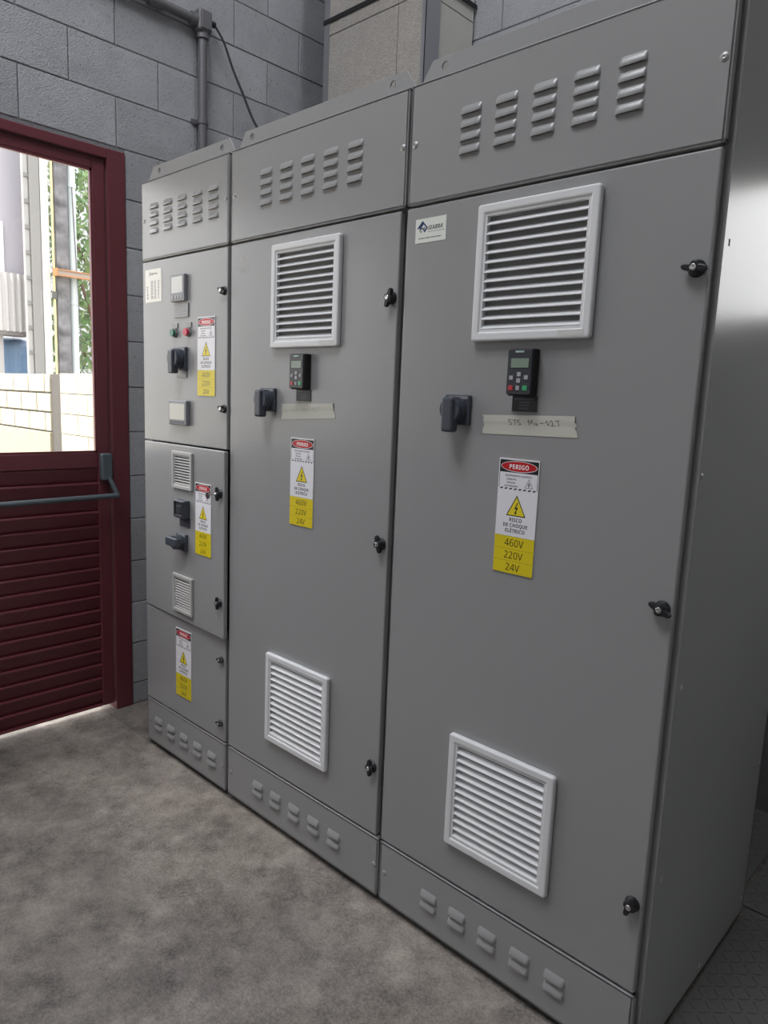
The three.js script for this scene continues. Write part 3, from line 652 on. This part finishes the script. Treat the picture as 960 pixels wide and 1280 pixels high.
/* ------------------------------------------------------------------ things on the walls */
{
  const c = thing('electrical_conduit', 'grey steel conduit with a junction body running up the block wall', 'conduit');
  const x = -0.370, z = -0.507, r = 0.0205;
  mesh('vertical_pipe', rod([x, 1.2, z], [x, 3.17, z], r, 20), M.conduit, c);
  mesh('horizontal_pipe', rod([x, 3.197, z], [x, 3.197, 0.85], r, 20), M.conduit, c);
  mesh('junction_body', join(box(x - 0.024, 3.150, z - 0.036, x + 0.032, 3.246, z + 0.036, 0.014), disc2(x, 3.150, z, 0.028), rod([x, 3.197, z + 0.030], [x, 3.197, z + 0.062], 0.027, 20)), M.conduit, c);
  mesh('junction_cover', box(x + 0.031, 3.160, z - 0.026, x + 0.038, 3.236, z + 0.026, 0.003), M.conduit, c);
  mesh('cable_gland', rod([x + 0.005, 3.207, z - 0.034], [x + 0.005, 3.207, z - 0.062], 0.013, 14), M.black, c);
  mesh('coupling', rod([x, 3.197, -0.30], [x, 3.197, -0.24], 0.0265, 20), M.conduit, c);
  for (const y of [2.772, 1.9]) mesh('clamp', join(rod([x, y - 0.010, z], [x, y + 0.010, z], 0.0245, 20), box(WX + 0.003, y - 0.010, z - 0.045, WX + 0.008, y + 0.010, z + 0.045)), M.conduit, c);
}
function disc2(x, y, z, r) { return rod([x, y - 0.022, z], [x, y + 0.006, z], r, 20); }
{
  const route = [[-0.366, 3.207, -0.5705], [-0.345, 3.1898, -0.5268 - 0.035], [-0.31, 3.1297, -0.5781], [-0.22, 2.9921, -0.5654], [-0.08, 2.8334, -0.526], [0.12, 2.6384, -0.4536], [0.34, 2.45, -0.41], [0.50, 2.36, -0.40], [0.53, 2.331, -0.40]];
  const g = new THREE.TubeGeometry(new THREE.CatmullRomCurve3(route.map((p) => V(...p))), 60, 0.0052, 8);
  tag(mesh('power_cable', g, M.blackSoft), 'thin black cable drooping from the conduit to the cabinets', 'cable');
}
// panel-clad column in the back corner
{
  const nK = octaves(64, 130, 255), nK2 = octaves(6, 13);
  const cladTex = dataTex(512, (u, v, o) => { const a = fbm(nK, u, v * 1.0), b = fbm(nK2, u, v); const k = 0.40 * (1 + 0.34 * (a - 0.5) + 0.16 * (b - 0.5)); o[0] = k * 1.05; o[1] = k * 0.99; o[2] = k * 0.91; }, true, 0.5);
  const clad = std(0xffffff, 0.92, { map: cladTex, bumpMap: grit, bumpScale: 0.004 });
  const cladSmooth = std(lin(0.52, 0.52, 0.47), 0.8, { bumpMap: grit, bumpScale: 0.0005 });
  const c = thing('clad_column', 'beige panel-clad column with steel corners behind the cabinets', 'column');
  const x0 = -0.206, x1 = 0.464, z1 = -1.10, seam = 3.298, top = CEIL, xs = 0.296, z0 = BZ + 0.002;
  mesh('core', box(x0 + 0.02, 0, z0, x1 - 0.02, top, z1 - 0.018), M.mortar, c);
  for (const [y0, y1] of [[1.2, seam - 0.002], [seam + 0.002, top]]) {
    mesh('panel', box(x0 + 0.036, y0, z1 - 0.018, xs - 0.001, y1, z1 - 0.002, 0.002), clad, c);
    mesh('panel', box(xs + 0.001, y0, z1 - 0.018, x1 - 0.002, y1, z1 - 0.0025, 0.002), clad, c);
    mesh('panel', box(x1 - 0.020, y0, z0 + 0.01, x1 - 0.006, y1, z1 - 0.098, 0.002), cladSmooth, c, 'smooth pale side panel');
  }
  mesh('corner_angle', join(box(x1 - 0.006, 0, z1 - 0.10, x1, top, z1), box(x1 - 0.02, 0, z1 - 0.006, x1, top, z1)), M.steel, c, 'grey steel corner strip');
  mesh('corner_angle', join(box(x0, 0, z1 - 0.06, x0 + 0.005, top, z1 + 0.001), box(x0, 0, z1 - 0.004, x0 + 0.038, top, z1 + 0.001)), M.steel, c, 'grey steel corner strip');
  mesh('strap', join(box(x0 - 0.003, 3.355, z1 + 0.001, x1 + 0.004, 3.375, z1 + 0.005), box(x1, 3.355, z0, x1 + 0.004, 3.375, z1 + 0.005)), M.blackSoft, c, 'thin black strap');
}

/* ------------------------------------------------------------------ checker plates beside and behind the cabinets */
{
  const plateMat = std(lin(0.17, 0.17, 0.165), 0.5, { metalness: 0.25, bumpMap: grit, bumpScale: 0.001 });
  const s = new THREE.Shape(); s.moveTo(-0.015, 0); s.quadraticCurveTo(0, 0.0062, 0.015, 0); s.quadraticCurveTo(0, -0.0062, -0.015, 0);
  const tg = new THREE.ExtrudeGeometry(s, { depth: 0.0010, bevelEnabled: true, bevelThickness: 0.0012, bevelSize: 0.0008, bevelOffset: -0.0008, bevelSegments: 1, curveSegments: 3 });
  tg.rotateX(-Math.PI / 2); metreUV(tg);
  const T = 0.006;
  const lay = (x0, z0, x1, z1, label, area) => {
    const p = mesh('checker_plate', box(x0, 0, z0, x1, T, z1, 0.001), plateMat); tag(p, label, 'floor plate');
    const P = 0.030;
    for (let i = 0, x = x0 + 0.02; x < x1 - 0.016; x += P, i++) for (let j = 0, z = z0 + 0.02; z < z1 - 0.016; z += P, j++) {
      if (x < area[0] || x > area[2] || z < area[1] || z > area[3]) continue;
      const m = mesh('tread', tg, plateMat, p); m.position.set(x, T - 0.0004, z); m.rotation.y = ((i + j) % 2 ? 1 : -1) * Math.PI / 4;
    }
  };
  lay(2.2235, -0.816, 3.3, 0.45, 'diamond tread steel plate on the floor beside the nearest cabinet', [2.23, -0.82, 2.56, -0.14]);
  lay(2.196, -1.44, 3.3, -0.828, 'diamond tread steel plate behind, beyond the dark joint', [2.19, -1.44, 2.40, -0.82]);
  lay(1.2, -1.44, 2.184, -0.828, 'diamond tread steel plate behind the cabinets', [2.05, -1.44, 2.19, -0.82]);
}

/* ------------------------------------------------------------------ the yard outside the door */
tag(mesh('yard_ground', join(box(-30, -0.14, -14, WX - TH, -0.02, 20), box(WX - TH, -0.14, FZ + TH, 16, -0.02, 20), box(WX - TH, -0.14, -14, 16, -0.02, BZ - TH), box(RX + TH, -0.14, BZ - TH, 16, -0.02, FZ + TH)), M.yard), 'pale sunlit concrete yard outside the door', undefined, 'structure');
{
  const w = mesh('yard_wall', join(box(-9.0, -0.02, -1.66, -3.2, 1.652, -1.528), box(-3.2, -0.02, -1.66, WX - TH - 0.001, 1.652, -1.528)), M.yardMortar);
  tag(w, 'low sunlit wall of pale concrete blocks outside the door', 'block wall');
  const Y1 = 1.660, P = 0.196;
  layBlocks(w, 'x', -1.5, -6.9, -4.722, Y1 - 3 * P, Y1, Y1 - 10 * P, -5.5 - 0.0, M.yardBlock, { len: 0.424, pitch: P, joint: 0.020, bevel: 0.004, depth: 0.03 });
  layBlocks(w, 'x', -1.5, -4.478, -3.05, Y1 - 4 * P, Y1, Y1 - 10 * P, -4.30, M.yardBlock, { len: 0.424, pitch: P, joint: 0.006, bevel: 0.002, depth: 0.03 });
  mesh('base_render', box(-9.0, -0.02, -1.52, -4.722, Y1 - 3 * P - 0.008, -1.485, 0.004), M.yardBase, w, 'pale rendered base');
  mesh('base_render', box(-4.478, -0.02, -1.52, WX - TH - 0.001, Y1 - 4 * P - 0.004, -1.49, 0.004), M.yardBase, w, 'pale rendered base');
  mesh('pillar', box(-4.716, -0.02, -1.60, -4.484, Y1 - 0.01, -1.512, 0.006), std(lin(0.075, 0.072, 0.070), 0.9), w, 'darker grey concrete pillar');
}
{
  const pale = std(lin(0.34, 0.33, 0.375), 0.8), corr = std(lin(0.42, 0.41, 0.415), 0.55);
  const b = thing('warehouse', 'pale lilac warehouse with a corrugated skirt beyond the block wall', 'building');
  const X = -11;
  mesh('wall', box(X - 6, 3.35, -3.70, X - 0.1, 7.2, -2.3), pale, b);
  mesh('wall_trim', box(X - 0.1, 3.40, -3.74, X - 0.06, 7.2, -3.71), std(lin(0.72, 0.70, 0.72), 0.7), b);
  mesh('window_frame', box(X - 0.1, 3.45, -3.30, X - 0.05, 4.30, -3.10), M.white, b);
  // corrugated sheet: trapezoid ribs
  const pos = [], idx = []; const prof = [[0, 0], [0.05, 0], [0.065, 0.03], [0.095, 0.03], [0.11, 0]]; let k = 0;
  for (let z = -3.72; z < -2.35; z += 0.11) for (const [dz, dx] of prof.slice(0, 4)) { pos.push(X - 0.03 + dx, 2.46, z + dz, X - 0.03 + dx, 3.46, z + dz); if (k) { const a = (k - 1) * 2; idx.push(a, a + 2, a + 1, a + 1, a + 2, a + 3); } k++; }
  const g = new THREE.BufferGeometry(); g.setAttribute('position', new THREE.Float32BufferAttribute(pos, 3)); g.setIndex(idx); g.computeVertexNormals();
  const g2 = g.toNonIndexed(); g2.computeVertexNormals(); metreUV(g2);
  mesh('corrugated_sheet', g2, corr, b);
  mesh('eave_beam', box(X - 0.5, 2.40, -3.72, X - 0.02, 2.47, -2.3), std(lin(0.16, 0.15, 0.15), 0.7), b);
  mesh('post', box(X - 0.25, -0.02, -3.27, X - 0.15, 2.40, -3.17), std(lin(0.35, 0.35, 0.36), 0.6), b);
  mesh('back_wall', box(X - 4.0, -0.02, -4.2, X - 3.9, 3.4, -2.3), std(lin(0.30, 0.31, 0.34), 0.8), b);
}
{
  const b = thing('storage_shed', 'pale grey shed far behind the posts outside', 'building', undefined, [-21, 0, -8.6]);
  mesh('wall', box(-3, -0.02, -3.4, 0, 10, 3.2), std(lin(0.36, 0.37, 0.40), 0.85), b);
  for (let z = -3.2; z < 3.1; z += 0.8) mesh('rib', box(0, -0.02, z, 0.06, 10, z + 0.08), std(lin(0.30, 0.31, 0.34), 0.8), b);
  mesh('gutter', box(0, 9.8, -3.4, 0.2, 10, 3.2), std(lin(0.30, 0.31, 0.34), 0.8), b);
}
{
  const t = thing('water_tank', 'blue plastic tank standing under the warehouse skirt', 'tank', undefined, [-11.7, 0, -3.62]);
  mesh('shell', new THREE.LatheGeometry([[0, -0.02], [0.38, -0.02], [0.42, 0.05], [0.42, 2.20], [0.36, 2.32], [0.15, 2.38], [0, 2.38]].map(([x, y]) => new THREE.Vector2(x, y)), 28), std(lin(0.12, 0.20, 0.33), 0.5), t);
  mesh('band', new THREE.TorusGeometry(0.42, 0.02, 8, 32).rotateX(Math.PI / 2).translate(0, 1.2, 0), std(lin(0.08, 0.12, 0.18), 0.5), t);
}
{
  const grey = std(lin(0.17, 0.17, 0.17), 0.6), pale = std(lin(0.36, 0.36, 0.36), 0.6);
  const t = thing('ladder_mast', 'grey steel mast with ladder rungs beside the warehouse', 'mast', undefined, [-10.6, 0, -3.585]);
  mesh('chord', box(-0.06, -0.02, -0.10, 0.04, 7.5, 0.055, 0.004), grey, t).position.z = -0.06;
  mesh('chord', box(-0.04, -0.02, 0.085, 0.0, 7.5, 0.11, 0.004), pale, t);
  mesh('rail_sheet', box(-0.05, -0.02, 0.0, -0.035, 7.5, 0.10), pale, t);
  for (let y = 0.4; y < 7.4; y += 0.42) mesh('rung', box(-0.034, y, -0.01, -0.01, y + 0.06, 0.10), grey, t);
}
tag(mesh('concrete_post', join(box(-10.66, -0.02, -3.885, -10.54, 7.5, -3.755, 0.012), box(-10.68, -0.02, -3.895, -10.52, 0.5, -3.752, 0.01)), std(lin(0.42, 0.41, 0.41), 0.8)), 'tall pale concrete post right of the ladder mast', 'post');
{
  const t = thing('yellow_pipe', 'thin yellow pipe with a grey box beside the pale post', 'pipe', undefined, [-10.5, 0, -3.925]);
  mesh('pipe', rod([0, -0.02, 0], [0, 7.2, 0], 0.018, 10), std(lin(0.62, 0.52, 0.22), 0.5), t);
  mesh('meter_box', box(-0.04, 3.05, -0.03, 0.04, 3.18, 0.03, 0.006), grey2(), t);
}
function grey2() { return std(lin(0.06, 0.06, 0.06), 0.5); }
{
  const nT = octaves(8, 17, 36);
  const tex = dataTex(256, (u, v, o) => { const k = 0.105 * (1 + 1.5 * (fbm(nT, u, v) - 0.5)); o[0] = k; o[1] = k; o[2] = k * 1.08; }, true, 1.1);
  tag(mesh('weathered_column', join(box(-10.7, -0.02, -4.20, -10.5, 7.5, -3.975, 0.015), box(-10.72, -0.02, -4.21, -10.48, 0.4, -3.965, 0.01)), std(0xffffff, 0.9, { map: tex })), 'dark mottled concrete column outside, behind the yellow pipe', 'column');
}
{
  const t = thing('drain_pipe', 'pale blue-grey downpipe right of the mottled column', 'pipe', undefined, [-10.6, 0, -4.30]);
  mesh('pipe', rod([0, -0.02, 0], [0, 7.2, 0], 0.075, 20), std(lin(0.36, 0.40, 0.42), 0.5), t);
  for (const y of [1.0, 3.0, 5.0]) mesh('collar', rod([0, y, 0], [0, y + 0.08, 0], 0.085, 20), std(lin(0.36, 0.40, 0.42), 0.5), t);
  mesh('wire', rod([0.09, 5.0, 0.02], [0.09, 1.8, -0.10], 0.008, 6), grey2(), t);
}
{
  const t = thing('steel_beam', 'rusty orange steel beam crossing the posts outside', 'beam');
  const rust = std(lin(0.34, 0.17, 0.075), 0.8);
  mesh('web', box(-10.46, 3.46, -5.4, -10.40, 3.55, -3.91), std(lin(0.26, 0.21, 0.18), 0.8), t);
  mesh('flange', box(-10.48, 3.545, -5.4, -10.38, 3.56, -3.91), rust, t); mesh('flange', box(-10.48, 3.45, -5.4, -10.38, 3.465, -3.91), rust, t);
  mesh('end_plate', box(-10.49, 3.44, -3.94, -10.37, 3.57, -3.90), rust, t);
}
{
  const t = thing('leafy_tree', 'green leafy tree at the right edge of the door glass', 'tree', undefined, [-12.2, -0.02, -5.5]);
  const bark = std(lin(0.14, 0.10, 0.07), 0.9);
  const br = [rod([0, 0, 0], [0.05, 2.2, 0.05], 0.11, 10)];
  for (let i = 0; i < 8; i++) { const a = i * 2.4, y = 1.6 + i * 0.42; br.push(rod([0.03, y * 0.9, 0.03], [0.75 * Math.cos(a), y + 0.9, 0.75 * Math.sin(a)], 0.035, 6)); }
  br.push(rod([0.05, 2.1, 0.05], [0.1, 5.6, 0.0], 0.06, 8));
  mesh('trunk', join(br), bark, t);
  const leaf0 = new THREE.BufferGeometry();
  leaf0.setAttribute('position', new THREE.Float32BufferAttribute([0, 0, 0, 0.04, 0.07, 0.012, 0, 0.17, 0, -0.04, 0.07, 0.012], 3)); leaf0.setIndex([0, 1, 2, 0, 2, 3]); leaf0.computeVertexNormals();
  const N = 2600, inst = new THREE.InstancedMesh(leaf0, new THREE.MeshPhysicalMaterial({ color: lin(0.13, 0.22, 0.10), roughness: 0.9, transmission: 0.35, thickness: 0 }), N);
  inst.name = 'foliage'; inst.userData.kind = 'stuff'; inst.castShadow = inst.receiveShadow = true;
  const o = new THREE.Object3D(), col = new THREE.Color();
  for (let i = 0; i < N; i++) {
    const a = rnd() * 6.283, y = 1.3 + rnd() * 5.0, R = 1.25 * Math.sqrt(Math.max(0.05, 1 - ((y - 3.6) / 2.9) ** 2)), q = R * Math.sqrt(rnd());
    o.position.set(q * Math.cos(a), y, q * Math.sin(a)); o.rotation.set(rr(-1.4, 1.4), rnd() * 6.283, rr(-1.4, 1.4)); o.scale.setScalar(rr(0.7, 1.4)); o.updateMatrix(); inst.setMatrixAt(i, o.matrix);
    const s = rr(0.7, 1.25); inst.setColorAt(i, col.setRGB(s * rr(0.9, 1.2), s, s * 0.9));
  }
  t.add(inst);
}

renderer.render(scene, camera);
